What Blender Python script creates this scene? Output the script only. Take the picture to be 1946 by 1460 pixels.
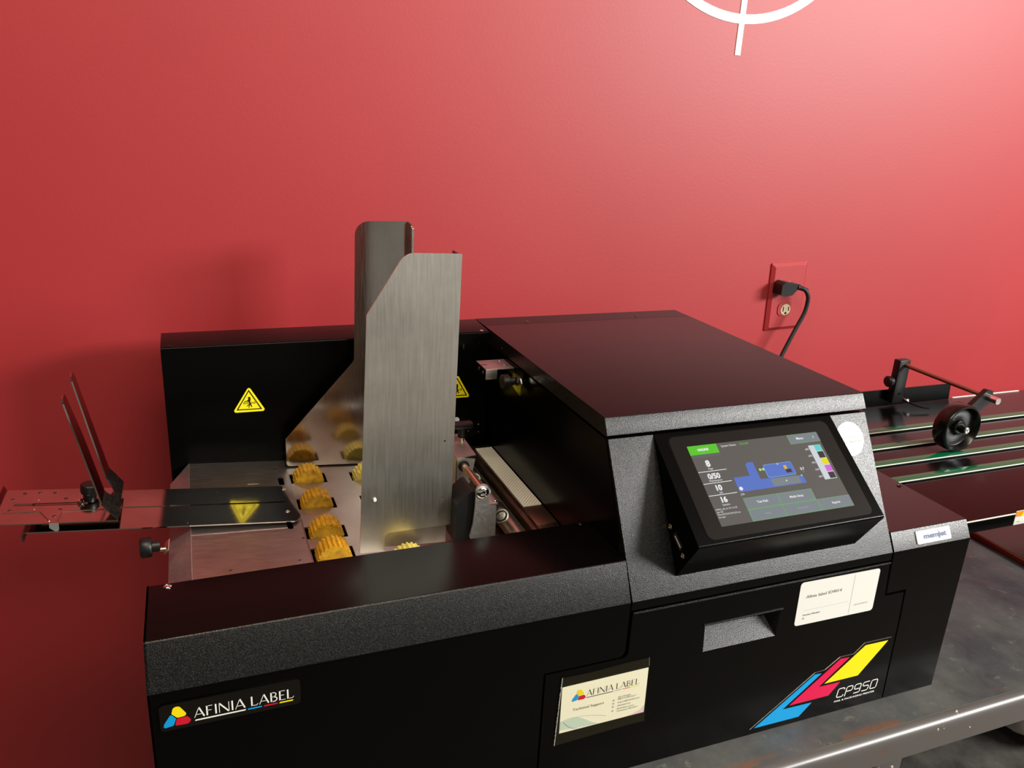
import bpy, bmesh, math, random
from mathutils import Vector, Matrix, noise
from mathutils.geometry import tessellate_polygon
random.seed(7)
for o in list(bpy.data.objects): bpy.data.objects.remove(o, do_unlink=True)
S = bpy.context.scene; COL = S.collection

# ---------------------------------------------------------------- camera
CAM_POS = Vector((.0524, -.532, .605))
F_PX = 1533.16
right = Vector((.9307, -.3620, .0516)).normalized(); fwd = Vector((.3586, .8762, -.3219)).normalized()
up = right.cross(fwd).normalized(); right = fwd.cross(up).normalized()
cd = bpy.data.cameras.new('camera'); cam = bpy.data.objects.new('camera', cd); COL.objects.link(cam)
cd.sensor_fit = 'HORIZONTAL'; cd.sensor_width = 36; cd.lens = 36 * F_PX / 1946; cd.clip_start = .01
cam.matrix_world = Matrix(((right.x, up.x, -fwd.x, CAM_POS.x), (right.y, up.y, -fwd.y, CAM_POS.y), (right.z, up.z, -fwd.z, CAM_POS.z), (0, 0, 0, 1)))
S.camera = cam

# ---------------------------------------------------------------- world, lamps, exposure
S.view_settings.view_transform = 'Standard'; S.view_settings.look = 'None'; S.view_settings.gamma = 1
S.view_settings.use_curve_mapping = False; S.view_settings.exposure = 0.0
wd = bpy.data.worlds.new('room_air'); S.world = wd; wd.use_nodes = True
wd.node_tree.nodes['Background'].inputs[0].default_value = (1.0, .93, .80, 1)
wd.node_tree.nodes['Background'].inputs[1].default_value = .24
def area(name, loc, target, sx, sy, power, col=(1, 1, 1)):
    l = bpy.data.lights.new(name, 'AREA'); l.shape = 'RECTANGLE'; l.size = sx; l.size_y = sy; l.energy = power; l.color = col
    o = bpy.data.objects.new(name, l); COL.objects.link(o); o.location = loc
    o.rotation_euler = (Vector(target) - Vector(loc)).to_track_quat('-Z', 'Y').to_euler(); return o
# two fluorescent fixtures hung to the right of the machine; the third is an added warm fill
area('fluorescent_fixture_right', (2.50, -1.50, 1.27), (.9, .4, .3), 1.2, .45, 104, (1.0, .98, .95))
area('fluorescent_fixture_middle', (.75, -1.6, 1.68), (.6, .2, .2), 1.2, .30, 11, (1.0, .95, .86))
area('warm_fill_overhead', (.10, -.50, 1.80), (.13, -.35, 0), 1.2, .30, 19, (1.0, .88, .66))  # added overhead to brighten pad and deck and warm the left side

# ---------------------------------------------------------------- materials
def srgb(r, g, b):
    f = lambda c: (c / 255 / 12.92) if c <= 10 else ((c / 255 + .055) / 1.055) ** 2.4
    return (f(r), f(g), f(b), 1)
class N:
    def __init__(s, name):
        s.m = bpy.data.materials.new(name); s.m.use_nodes = True; s.t = s.m.node_tree
        s.b = s.t.nodes['Principled BSDF']
    def add(s, typ, **kw):
        n = s.t.nodes.new(typ)
        for k, v in kw.items(): setattr(n, k, v)
        return n
    def ln(s, a, b): s.t.links.new(a, b)
    def coord(s, scale=(1, 1, 1)):
        tc = s.add('ShaderNodeTexCoord'); mp = s.add('ShaderNodeMapping'); mp.inputs['Scale'].default_value = scale
        geo = s.add('ShaderNodeNewGeometry'); s.ln(geo.outputs['Position'], mp.inputs['Vector']); return mp.outputs[0]
    def noise(s, scale, detail=3, rough=.55, mscale=(1, 1, 1)):
        n = s.add('ShaderNodeTexNoise'); n.inputs['Scale'].default_value = scale; n.inputs['Detail'].default_value = detail
        n.inputs['Roughness'].default_value = rough; s.ln(s.coord(mscale), n.inputs['Vector']); return n.outputs['Fac']
    def ramp(s, fac, stops):
        r = s.add('ShaderNodeValToRGB'); e = r.color_ramp.elements
        while len(e) < len(stops): e.new(.5)
        for i, (p, c) in enumerate(stops): e[i].position = p; e[i].color = c if len(c) == 4 else (*c, 1)
        s.ln(fac, r.inputs[0]); return r.outputs[0]
    def mix(s, fac, a, b):
        m = s.add('ShaderNodeMix', data_type='RGBA')
        s.ln(fac, m.inputs[0])
        for i, v in ((6, a), (7, b)):
            if isinstance(v, tuple): m.inputs[i].default_value = v
            else: s.ln(v, m.inputs[i])
        return m.outputs[2]
    def bump(s, h, strength=.2, dist=.001):
        b = s.add('ShaderNodeBump'); b.inputs['Strength'].default_value = strength; b.inputs['Distance'].default_value = dist
        s.ln(h, b.inputs['Height']); s.ln(b.outputs[0], s.b.inputs['Normal'])
    def set(s, col=None, rough=None, metal=None, spec=None, coat=None, emit=None, es=1):
        if col is not None: s.b.inputs['Base Color'].default_value = col
        if rough is not None: s.b.inputs['Roughness'].default_value = rough
        if metal is not None: s.b.inputs['Metallic'].default_value = metal
        if spec is not None: s.b.inputs['Specular IOR Level'].default_value = spec
        if coat is not None: s.b.inputs['Coat Weight'].default_value = coat; s.b.inputs['Coat Roughness'].default_value = .08
        if emit is not None: s.b.inputs['Emission Color'].default_value = emit; s.b.inputs['Emission Strength'].default_value = es
        return s
M = {}
def plain(key, col, rough=.5, metal=0, spec=.5, coat=None, emit=None, es=1):
    M[key] = N(key).set(col, rough, metal, spec, coat, emit, es).m
def g(v): return (v, v, v, 1)

n = N('red_wall_paint'); n.set(rough=.52, spec=.68)
n.ln(n.mix(n.ramp(n.noise(2.2, 4), [(.35, g(0)), (.7, g(1))]), srgb(161, 35, 40), srgb(168, 39, 44)), n.b.inputs['Base Color'])
n.bump(n.noise(260, 3), .045, .002); M['wall'] = n.m

n = N('black_powder_coat'); n.set(srgb(4, 4, 4), .21, spec=.11)
n.bump(n.noise(1500, 1, .5), .10, .0004); M['black'] = n.m
n = N('black_grain_sparkle_coat'); n.set(srgb(6, 6, 6), .34, spec=.42)
n.ln(n.ramp(n.noise(1350, 1, .5), [(.50, srgb(5, 5, 5)), (.68, srgb(44, 44, 43))]), n.b.inputs['Base Color'])  # grey flecks paint the sparkle of the coat's relief into its base colour
n.ln(n.ramp(n.noise(1500, 1, .5), [(.35, g(.24)), (.7, g(.38))]), n.b.inputs['Roughness'])
n.bump(n.noise(1500, 1, .5), .35, .0005); M['grain'] = n.m
n = N('conveyor_black_coat'); n.set(srgb(10, 9, 9), .2, spec=.45); n.bump(n.noise(1500, 1, .5), .06, .0004); M['conveyor'] = n.m
plain('black_plastic', srgb(14, 14, 14), .4)
plain('black_rubber', srgb(12, 12, 12), .55)
plain('black_gloss', srgb(6, 6, 6), .12)
plain('seam_black', srgb(3, 3, 3), .8, spec=.1)
plain('wheel_black', srgb(10, 10, 10), .24)

def steel(key, col, rough, ms, amp=.08, bump=.05):
    n = N(key); n.set(col, rough, 1)
    nz = n.noise(1, 4, .6, ms)
    n.ln(n.ramp(nz, [(.3, g(max(.02, rough - amp))), (.7, g(rough + amp))]), n.b.inputs['Roughness'])
    big = n.noise(14, 4, .6)
    n.ln(n.mix(n.ramp(big, [(.35, g(0)), (.72, g(1))]), col, tuple(c * .72 for c in col[:3]) + (1,)), n.b.inputs['Base Color'])
    n.bump(nz, bump, .0005); M[key] = n.m
steel('steel_brushed_upright', (.88, .85, .77, 1), .36, (500, 500, 22), .03, .003)
steel('steel_polished', (.60, .57, .53, 1), .13, (700, 700, 30), .05, .02)
steel('steel_deck', (.56, .51, .47, 1), .40, (14, 700, 700), .05, .006)
steel('steel_tray', (.62, .56, .52, 1), .09, (12, 600, 600), .03, .004)
steel('steel_flap', (.55, .53, .55, 1), .52, (300, 300, 300), .05, .01)
steel('steel_dark', (.18, .17, .16, 1), .34, (300, 300, 300), .08, .04)
steel('steel_bright', (.78, .76, .72, 1), .22, (200, 200, 200), .05, .02)
steel('steel_satin', (.72, .71, .68, 1), .5, (300, 300, 300), .05, .01)
steel('steel_bronze', (.36, .27, .22, 1), .34, (300, 40, 300), .08, .04)
plain('chrome', (.85, .84, .80, 1), .12, 1)
plain('brass', (.80, .68, .44, 1), .24, 1)
plain('rod_copper_brown', (.40, .27, .21, 1), .38, 1)
n = N('amber_wheel_rubber'); n.set(rough=.42)
n.ln(n.mix(n.ramp(n.noise(160, 4), [(.4, g(0)), (.75, g(1))]), srgb(206, 158, 26), srgb(150, 104, 20)), n.b.inputs['Base Color']); M['amber'] = n.m
n = N('pale_wheel_rubber'); n.set(rough=.45)
n.ln(n.mix(n.ramp(n.noise(120, 3), [(.4, g(0)), (.75, g(1))]), srgb(226, 208, 110), srgb(190, 165, 70)), n.b.inputs['Base Color']); M['pale'] = n.m
plain('diamond_cream', srgb(250, 247, 232), .45)
n = N('green_belt_top'); n.set(srgb(10, 96, 62), .13, spec=.6); M['green'] = n.m
plain('trim_and_highlight_white', srgb(235, 236, 228), .35)  # white for trims, and for the highlight painted along the belts
plain('warn_yellow', srgb(252, 236, 20), .4)
plain('print_black', srgb(10, 9, 8), .45)
plain('print_white', srgb(245, 244, 238), .4)
plain('sticker_white', srgb(228, 228, 222), .42)
plain('badge_black', srgb(5, 5, 5), .16)
plain('print_cyan', srgb(0, 158, 226), .4)
plain('print_magenta', srgb(222, 8, 76), .4)
plain('print_red', srgb(206, 18, 48), .4)
plain('print_yellow', srgb(250, 228, 10), .4)
plain('print_navy', srgb(34, 66, 104), .45)
plain('print_pink', srgb(214, 120, 150), .45)
plain('print_grey', srgb(120, 120, 116), .5)
plain('print_lightgrey', srgb(176, 176, 168), .5)
plain('print_orange', srgb(246, 138, 10), .4)
plain('card_cream', srgb(252, 249, 218), .35)
plain('card_teal', srgb(206, 224, 200), .35)
plain('card_pink', srgb(238, 208, 206), .35)
plain('card_line', srgb(150, 166, 186), .35)
plain('outlet_red', srgb(178, 44, 56), .30)
plain('outlet_ivory', srgb(214, 196, 160), .3)
plain('wall_white', srgb(250, 250, 246), .45)
plain('screen_bezel', srgb(10, 9, 8), .10, spec=.6)
n = N('clear_tape'); n.set(srgb(90, 84, 60), .16); n.b.inputs['Alpha'].default_value = .06; M['tape'] = n.m
for k, c, e in [('scr_bg', srgb(98, 94, 90), .85), ('scr_green', srgb(96, 214, 40), .8), ('scr_white', srgb(250, 250, 250), .85),
                ('scr_blue', srgb(92, 124, 214), .8), ('scr_blue_edge', srgb(130, 176, 220), .8), ('scr_grey', srgb(136, 146, 152), .75), ('scr_grey2', srgb(112, 110, 112), .7),
                ('scr_green_edge', srgb(120, 176, 112), .8), ('scr_cyan', srgb(96, 220, 214), .85), ('scr_yellow', srgb(240, 232, 0), .85),
                ('scr_magenta', srgb(222, 110, 230), .85), ('scr_dark', srgb(70, 64, 60), .5), ('scr_pale', srgb(220, 224, 230), .85), ('scr_dim', srgb(176, 182, 184), .75),
                ('scr_lime', srgb(190, 236, 150), .85), ('scr_amber', srgb(240, 190, 30), .85)]:
    M[k] = N(k).set(g(.004), .10, spec=.6, emit=c, es=e).m

n = N('bench_top_scuffed_steel'); n.set(rough=.5, spec=.5)
base = n.mix(n.ramp(n.noise(7, 6, .65), [(.38, g(0)), (.66, g(1))]), srgb(58, 60, 63), srgb(92, 93, 90))
base = n.mix(n.ramp(n.noise(46, 5, .7), [(.60, g(0)), (.72, g(.55))]), base, srgb(126, 124, 112))
base = n.mix(n.ramp(n.noise(150, 3, .6), [(.73, g(0)), (.77, g(.7))]), base, srgb(170, 168, 156))
# rust patches creeping along the front lip
geo = n.add('ShaderNodeNewGeometry'); sp = n.add('ShaderNodeSeparateXYZ'); n.ln(geo.outputs['Position'], sp.inputs[0])
mr = n.add('ShaderNodeMapRange'); mr.inputs['From Min'].default_value = -.043; mr.inputs['From Max'].default_value = -.026
mr.inputs['To Min'].default_value = 1; mr.inputs['To Max'].default_value = 0; n.ln(sp.outputs['Y'], mr.inputs['Value'])
mu = n.add('ShaderNodeMath', operation='MULTIPLY'); n.ln(mr.outputs[0], mu.inputs[0])
n.ln(n.ramp(n.noise(11, 5, .6, (.55, 1.5, 1)), [(.52, g(0)), (.60, g(1))]), mu.inputs[1])
base = n.mix(mu.outputs[0], base, srgb(128, 74, 36))
n.ln(base, n.b.inputs['Base Color'])
n.ln(n.ramp(n.noise(20, 4), [(.3, g(.36)), (.7, g(.62))]), n.b.inputs['Roughness'])
n.bump(n.noise(70, 5, .7), .22, .002); M['bench_top'] = n.m
n = N('bench_edge_grey_paint'); n.set(rough=.3, spec=.5)
base = n.mix(n.ramp(n.noise(60, 4, .7), [(.68, g(0)), (.70, g(1))]), srgb(84, 80, 78), srgb(196, 192, 184))
base = n.mix(n.ramp(n.noise(26, 5, .7, (1, 1, 2)), [(.64, g(0)), (.70, g(1))]), base, srgb(112, 62, 34))
n.ln(base, n.b.inputs['Base Color']); M['bench_edge'] = n.m
n = N('bench_shelf_steel'); n.set(rough=.55)
n.ln(n.mix(n.ramp(n.noise(9, 5, .65), [(.4, g(0)), (.7, g(1))]), srgb(52, 50, 48), srgb(92, 88, 82)), n.b.inputs['Base Color']); M['bench_shelf'] = n.m
n = N('brown_board'); n.set(rough=.28)
n.ln(n.mix(n.noise(12, 4), srgb(52, 36, 32), srgb(66, 50, 44)), n.b.inputs['Base Color']); M['board'] = n.m
n = N('board_orange_edge'); n.set(rough=.6)  # two orange-browns mixed by noise
n.ln(n.mix(n.noise(40, 4), srgb(150, 52, 14), srgb(110, 36, 12)), n.b.inputs['Base Color']); M['board_edge'] = n.m
n = N('pale_bag_cloth'); n.set(rough=.8)
n.ln(n.mix(n.noise(30, 4), srgb(176, 172, 162), srgb(208, 204, 194)), n.b.inputs['Base Color']); M['bag'] = n.m
n = N('floor_concrete'); n.set(rough=.7)
n.ln(n.mix(n.noise(6, 5), srgb(96, 90, 78), srgb(116, 109, 96)), n.b.inputs['Base Color']); M['floor'] = n.m
plain('ceiling_white', srgb(150, 146, 138), .9)

# ---------------------------------------------------------------- geometry helpers
WL = {}
def thing(name, label, cat, loc, group=None):
    o = bpy.data.objects.new(name, None); COL.objects.link(o); o.empty_display_size = .05; o.location = loc
    o['label'] = label; o['category'] = cat
    if group: o['group'] = group
    WL[o] = Vector(loc); return o
class B:
    """collects world-space geometry; build() links it as one object with its origin at the middle of its base"""
    def __init__(s): s.v = []; s.f = []; s.sm = []
    def add(s, v, f, smooth=False):
        k = len(s.v); s.v += [Vector(p) for p in v]; s.f += [tuple(i + k for i in q) for q in f]; s.sm += [smooth] * len(f); return s
    def frm(s, bm, smooth=False):
        bm.verts.index_update(); s.add([v.co.copy() for v in bm.verts], [[w.index for w in q.verts] for q in bm.faces], smooth); bm.free(); return s
    def build(s, name, mat, parent=None, auto=True, label=None):
        me = bpy.data.meshes.new(name)
        lo = [min(p[i] for p in s.v) for i in range(3)]; hi = [max(p[i] for p in s.v) for i in range(3)]
        org = Vector(((lo[0] + hi[0]) / 2, (lo[1] + hi[1]) / 2, lo[2]))
        me.from_pydata([p - org for p in s.v], [], s.f); me.materials.append(M[mat] if isinstance(mat, str) else mat)
        bm = bmesh.new(); bm.from_mesh(me)
        bmesh.ops.recalc_face_normals(bm, faces=bm.faces); bm.to_mesh(me); bm.free()
        for p, q in zip(me.polygons, s.sm): p.use_smooth = q
        if any(s.sm): me.set_sharp_from_angle(angle=math.radians(40))
        o = bpy.data.objects.new(name, me); COL.objects.link(o)
        if parent is not None: o.parent = parent; o.location = org - WL[parent]
        else: o.location = org
        WL[o] = org
        if mat == 'grain':   # same coat; darker copy without painted sparkle for tops and unlit fronts
            me.materials.append(M['black'])
            for p in me.polygons:
                if p.normal.z > .97 or p.normal.y < -.97: p.material_index = 1
        if label: o['label'] = label
        return o
def box(x0, x1, y0, y1, z0, z1, bev=0, seg=2):
    bm = bmesh.new(); bmesh.ops.create_cube(bm, size=1)
    for v in bm.verts: v.co = Vector((x0 + (v.co.x + .5) * (x1 - x0), y0 + (v.co.y + .5) * (y1 - y0), z0 + (v.co.z + .5) * (z1 - z0)))
    if not bev: return B().frm(bm)
    bmesh.ops.bevel(bm, geom=list(bm.edges), offset=bev, segments=seg, profile=.5, affect='EDGES')
    sm = [min(e.calc_length() for e in f.edges) < bev * 1.3 for f in bm.faces]; b = B().frm(bm); b.sm = sm; return b
def fillet(poly, r, seg=5):
    """round the corners of a 2-D polygon; r is one radius or a list"""
    out = []; m = len(poly)
    for i, p in enumerate(poly):
        rr = r[i] if isinstance(r, (list, tuple)) else r
        p = Vector(p); a = Vector(poly[i - 1]) - p; b = Vector(poly[(i + 1) % m]) - p
        la, lb = a.length, b.length; a.normalize(); b.normalize()
        ang = a.angle(b) if la and lb else math.pi
        if rr <= 0 or ang > math.pi - .03: out.append(tuple(p)); continue
        d = min(rr / math.tan(ang / 2), la * .49, lb * .49); r2 = d * math.tan(ang / 2)
        c = p + (a + b).normalized() * (r2 / math.sin(ang / 2))
        s0 = p + a * d - c; s1 = p + b * d - c; t = s0.angle(s1); sg = 1 if s0.x * s1.y - s0.y * s1.x > 0 else -1
        for k in range(seg + 1):
            w = sg * t * k / seg; cs, sn = math.cos(w), math.sin(w)
            out.append((c.x + s0.x * cs - s0.y * sn, c.y + s0.x * sn + s0.y * cs))
    return out
def circle(cx, cy, r, n=16, ry=None):
    return [(cx + r * math.cos(2 * math.pi * i / n), cy + (ry or r) * math.sin(2 * math.pi * i / n)) for i in range(n)]
class Fr:
    def __init__(s, o, u, v): s.o = Vector(o); s.u = Vector(u).normalized(); s.v = Vector(v).normalized(); s.n = s.u.cross(s.v).normalized()
    def __call__(s, a, b, c=0): return s.o + s.u * a + s.v * b + s.n * c
def XZ(y): return Fr((0, y, 0), (1, 0, 0), (0, 0, 1))      # normal points to -Y, towards the room
def YZ(x): return Fr((x, 0, 0), (0, 1, 0), (0, 0, 1))      # normal +X
def XY(z): return Fr((0, 0, z), (1, 0, 0), (0, 1, 0))      # normal +Z
def plate(fr, outer, d0, d1, holes=(), smooth=True, mesh=None):
    """solid plate: polygon (with holes) extruded along the frame normal from d0 to d1"""
    b = mesh or B(); loops = [list(outer)] + [list(h) for h in holes]
    flat = [p for L in loops for p in L]; tris = tessellate_polygon([[Vector((p[0], p[1], 0)) for p in L] for L in loops])
    nn = len(flat); v = [fr(p[0], p[1], d0) for p in flat] + [fr(p[0], p[1], d1) for p in flat]
    f = [tuple(t) for t in tris] + [tuple(i + nn for i in reversed(t)) for t in tris]
    b.add(v, f, False)
    k = 0
    for L in loops:
        m = len(L); vv = [fr(p[0], p[1], d0) for p in L] + [fr(p[0], p[1], d1) for p in L]
        # share positions so the shading stays crisp between cap and wall
        sm = [smooth and (Vector(L[(i + 1) % m]) - Vector(L[i])).length < .0045 for i in range(m)]
        k0 = len(b.v); b.v += vv; b.f += [tuple(k0 + j for j in (i, (i + 1) % m, m + (i + 1) % m, m + i)) for i in range(m)]; b.sm += sm
    return b
def prism_x(poly, x0, x1, r=0, mesh=None, seg=4): return plate(YZ(0), fillet(poly, r, seg) if r else poly, x0, x1, mesh=mesh)
def flat(fr, outer, d, holes=(), mesh=None):
    """flat print: one-sided polygon laid on a surface"""
    b = mesh or B(); loops = [list(outer)] + [list(h) for h in holes]; fl = [p for L in loops for p in L]
    tris = tessellate_polygon([[Vector((p[0], p[1], 0)) for p in L] for L in loops])
    return b.add([fr(p[0], p[1], d) for p in fl], [tuple(t) for t in tris])
def cyl(p0, p1, r, n=20, r1=None, mesh=None, cap=True, smooth=True):
    p0, p1 = Vector(p0), Vector(p1); b = mesh or B(); r1 = r if r1 is None else r1
    q = (p1 - p0).to_track_quat('Z', 'Y'); u = q @ Vector((1, 0, 0)); w = q @ Vector((0, 1, 0))
    ring = lambda p, rr: [p + u * rr * math.cos(2 * math.pi * i / n) + w * rr * math.sin(2 * math.pi * i / n) for i in range(n)]
    b.add(ring(p0, r) + ring(p1, r1), [(i, (i + 1) % n, n + (i + 1) % n, n + i) for i in range(n)], smooth)
    if cap: b.add(ring(p0, r), [tuple(reversed(range(n)))]); b.add(ring(p1, r1), [tuple(range(n))])
    return b
def lathe(p0, axis, prof, n=32, mesh=None):
    """prof: list of (along axis, radius)"""
    p0 = Vector(p0); a = Vector(axis).normalized(); q = a.to_track_quat('Z', 'Y'); u = q @ Vector((1, 0, 0)); w = q @ Vector((0, 1, 0))
    b = mesh or B(); v = []
    for d, r in prof: v += [p0 + a * d + (u * math.cos(2 * math.pi * i / n) + w * math.sin(2 * math.pi * i / n)) * max(r, 1e-5) for i in range(n)]
    f = [(k * n + i, k * n + (i + 1) % n, (k + 1) * n + (i + 1) % n, (k + 1) * n + i) for k in range(len(prof) - 1) for i in range(n)]
    return b.add(v, f, True)
def tube(pts, r, n=12, sub=6, mesh=None):
    P = [Vector(p) for p in pts]; C = []
    for i in range(len(P) - 1):
        a, b_, c, d = P[max(i - 1, 0)], P[i], P[i + 1], P[min(i + 2, len(P) - 1)]
        for k in range(sub):
            t = k / sub; C.append(.5 * ((2 * b_) + (c - a) * t + (2 * a - 5 * b_ + 4 * c - d) * t * t + (3 * b_ - a - 3 * c + d) * t ** 3))
    C.append(P[-1]); b = mesh or B(); v = []; pu = None
    for i, p in enumerate(C):
        t = (C[min(i + 1, len(C) - 1)] - C[max(i - 1, 0)]).normalized()
        u = (pu - t * pu.dot(t)).normalized() if pu else t.orthogonal().normalized(); pu = u; w = t.cross(u)
        v += [p + (u * math.cos(2 * math.pi * k / n) + w * math.sin(2 * math.pi * k / n)) * r for k in range(n)]
    f = [(i * n + k, i * n + (k + 1) % n, (i + 1) * n + (k + 1) % n, (i + 1) * n + k) for i in range(len(C) - 1) for k in range(n)]
    b.add(v, f, True); m = len(C); b.add(v[:n], [tuple(reversed(range(n)))]); b.add(v[-n:], [tuple(range(n))]); return b
def stroke(fr, p, q, w, d, mesh):
    p, q = Vector(p), Vector(q); t = (q - p).normalized(); s = Vector((-t.y, t.x)) * w / 2
    return flat(fr, [tuple(p - s), tuple(q - s), tuple(q + s), tuple(p + s)], d, mesh=mesh)
TXT = {}
def text(fr, s, x, y, h, d, width=None, align='L', slant=0, mesh=None, bold=0):
    """lettering as flat print; (x, y) is the baseline start (or centre), h the capital height"""
    key = (s, bold)
    if key not in TXT:
        c = bpy.data.curves.new('t', 'FONT'); c.body = s; c.size = 1; c.offset = bold; c.resolution_u = 3; o = bpy.data.objects.new('t', c); COL.objects.link(o)
        bpy.context.view_layer.update(); me = bpy.data.meshes.new_from_object(o.evaluated_get(bpy.context.evaluated_depsgraph_get()))
        TXT[key] = ([v.co.copy() for v in me.vertices], [tuple(p.vertices) for p in me.polygons])
        bpy.data.objects.remove(o); bpy.data.curves.remove(c); bpy.data.meshes.remove(me)
    v, f = TXT[key]; x0 = min(p.x for p in v); x1 = max(p.x for p in v); k = h / .72; sx = (width / (x1 - x0)) if width else k
    off = {'L': -x0, 'C': -(x0 + x1) / 2, 'R': -x1}[align]; b = mesh or B()
    return b.add([fr(x + (p.x + off) * sx + slant * p.y * k, y + p.y * k, d) for p in v], f)
def screwhead(c, nrm, r, parent, mat='chrome', name='screw', h=None):
    h = h or r * .55; b = lathe(Vector(c) - Vector(nrm) * .0004, nrm, [(0, r), (h * .5, r), (h * .85, r * .8), (h, r * .45), (h * .8, r * .38), (h * .6, 0)], 16)
    return b.build(name, mat, parent)

# ================================================================ the room
YW = .52
o = box(-4, 5, YW, YW + .12, -.75, 1.85).build('wall_back', 'wall'); o['kind'] = 'structure'; o['label'] = 'satin red painted back wall'
o = box(-4, 5, -3.6, YW, -.85, -.75).build('floor', 'floor'); o['kind'] = 'structure'; o['label'] = 'pale worn floor under the bench'
o = box(-4, 5, -5, YW + .12, 1.85, 1.95).build('ceiling', 'ceiling_white'); o['kind'] = 'structure'; o['label'] = 'off-white ceiling out of view'

# white crosshair emblem on the wall
W = XZ(YW)
emb = thing('wall_emblem', 'white ring and crossbar emblem painted high on the red wall', 'wall emblem', (.802, YW, .73))
cx, cz, R = .802, .9414, .2043
outer = [(cx + R * math.cos(a), cz + R * math.sin(a)) for a in [2 * math.pi * i / 96 for i in range(96)]]
inner = [(cx + (R - .0125) * math.cos(a), cz + (R - .0125) * math.sin(a)) for a in [2 * math.pi * i / 96 for i in range(96)]]
plate(W, outer, .0, .0008, [inner]).build('ring', 'wall_white', emb)
for dx, dz in ((0, -1), (0, 1), (1, 0), (-1, 0)):
    p = [(-.0046, .125), (.0046, .125), (.0046, .246), (-.0046, .246)]
    rot = [(a * dz + b * dx, b * dz - a * dx) for a, b in p]
    plate(W, [(cx + .003 + a, cz + b) for a, b in rot], .0, .0012).build('crossbar', 'wall_white', emb)

# duplex outlet, painted over with the wall
th = math.radians(2.2)
out = thing('wall_outlet', 'duplex outlet with cover plate painted wall red', 'outlet', (.9612, YW, .281))
OF = Fr((.9612, YW, .3368), (math.cos(th), 0, math.sin(th)), (-math.sin(th), 0, math.cos(th)))
def bevplate(fr, w, h, d, bw, r=.002):
    o_ = fillet([(-w, -h), (w, -h), (w, h), (-w, h)], r, 3); i_ = fillet([(-w + bw, -h + bw), (w - bw, -h + bw), (w - bw, h - bw), (-w + bw, h - bw)], r, 3)
    m = len(o_); b = B(); b.add([fr(*p, 0) for p in o_] + [fr(*p, d * .35) for p in o_] + [fr(*p, d) for p in i_],
        [(i, (i + 1) % m, m + (i + 1) % m, m + i) for i in range(m)] + [(m + i, m + (i + 1) % m, 2 * m + (i + 1) % m, 2 * m + i) for i in range(m)] + [tuple(range(2 * m, 3 * m))]); return b
bevplate(OF, .0355, .0565, .0062, .0055).build('cover_plate', 'wall', out)
for k, (a, b) in enumerate(((-.0015, .0175), (-.0005, -.0205))):
    rc = plate(OF, fillet([(a - .0165, b - .011), (a + .0165, b - .011), (a + .0165, b + .011), (a - .0165, b + .011)], .008, 6), .005, .0075).build('receptacle', 'wall', out)
    pl = plate(OF, circle(a - .001, b - .001, .0095, 20), .0068, .0078).build('socket_face', 'outlet_ivory', rc)
    for x, hh in ((-.006, .004), (.005, .0035)):
        plate(OF, [(a + x - .0009, b - hh), (a + x + .0009, b - hh), (a + x + .0009, b + hh), (a + x - .0009, b + hh)], .0074, .0081).build('slot', 'print_black', rc)
    plate(OF, circle(a - .0005, b - .007, .0022, 10), .0074, .0081).build('ground_hole', 'print_black', rc)

cordo = thing('power_cord', 'black power cord with angled plug in the red outlet', 'cord', (.945, .487, .13))
prof = fillet([(-.018, -.010), (-.012, -.0125), (.004, -.0125), (.014, -.004), (.020, -.004), (.020, .004), (.012, .0055), (-.010, .0105), (-.017, .006)], .003, 4)
PF = Fr((.9462, .5128, .3562), (.985, 0, .06), (-.06, 0, .985))
pb = plate(PF, prof, 0, .0215); pb.build('plug', 'black_plastic', cordo)
lathe((.9605, .494, .3575), (.92, -.06, -.28), [(0, .0046), (.006, .0044), (.007, .0036), (.012, .0040), (.013, .0033), (.018, .0036), (.022, .003)], 14).build('strain_relief', 'black_rubber', cordo)
tube([(.962, .494, .357), (.9725, .489, .3535), (.9795, .487, .343), (.9805, .487, .33), (.9775, .487, .314), (.967, .487, .2915), (.9555, .486, .2685), (.941, .484, .239), (.925, .478, .205), (.91, .466, .175), (.90, .452, .16), (.90, .442, .155)], .0034).build('cable', 'black_rubber', cordo)

# ================================================================ the bench
bench = thing('workbench', 'scuffed grey steel workbench with rounded rusty front edge', 'workbench', (.9, .23, -.75))
tp = plate(YZ(0), [(-.0377, 0), (.512, 0), (.512, -.012), (-.0377, -.012)], -.0 + .045, 3.0); tp.build('top', 'bench_top', bench)
lip = [(-.0374, -.0004)] + [(-.0385 - .0115 * math.sin(a), -.0122 + .0118 * math.cos(a)) for a in [math.pi / 2 * i / 10 for i in range(11)]] + [(-.050, -.0355), (-.047, -.0355), (-.047, -.014), (-.0374, -.014)]
plate(YZ(0), lip, .045, 3.0).build('front_edge', 'bench_edge', bench)
for x in (.715, .075, 2.85):
    plate(XY(0), fillet([(x - .022, -.046), (x + .022, -.046), (x + .022, -.006), (x - .022, -.006)], .006), -.75, -.0125).build('leg', 'bench_edge', bench)
for x in (.075, .715, 2.85):
    plate(XY(0), fillet([(x - .022, .46), (x + .022, .46), (x + .022, .50), (x - .022, .50)], .006), -.75, -.0125).build('leg', 'bench_edge', bench)
box(.05, 2.9, -.004, .458, -.465, -.45, .002).build('lower_shelf', 'bench_shelf', bench)

bd = thing('board', 'dark brown board with orange edge under the conveyor', 'board', (1.45, .2, 0))
box(1.1765, 1.78, -.012, .33, .0003, .0095, .0008).build('panel', 'board', bd)
box(1.1745, 1.1763, -.012, .33, .0003, .0088, .0004).build('edge_band', 'board_edge', bd)

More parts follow.
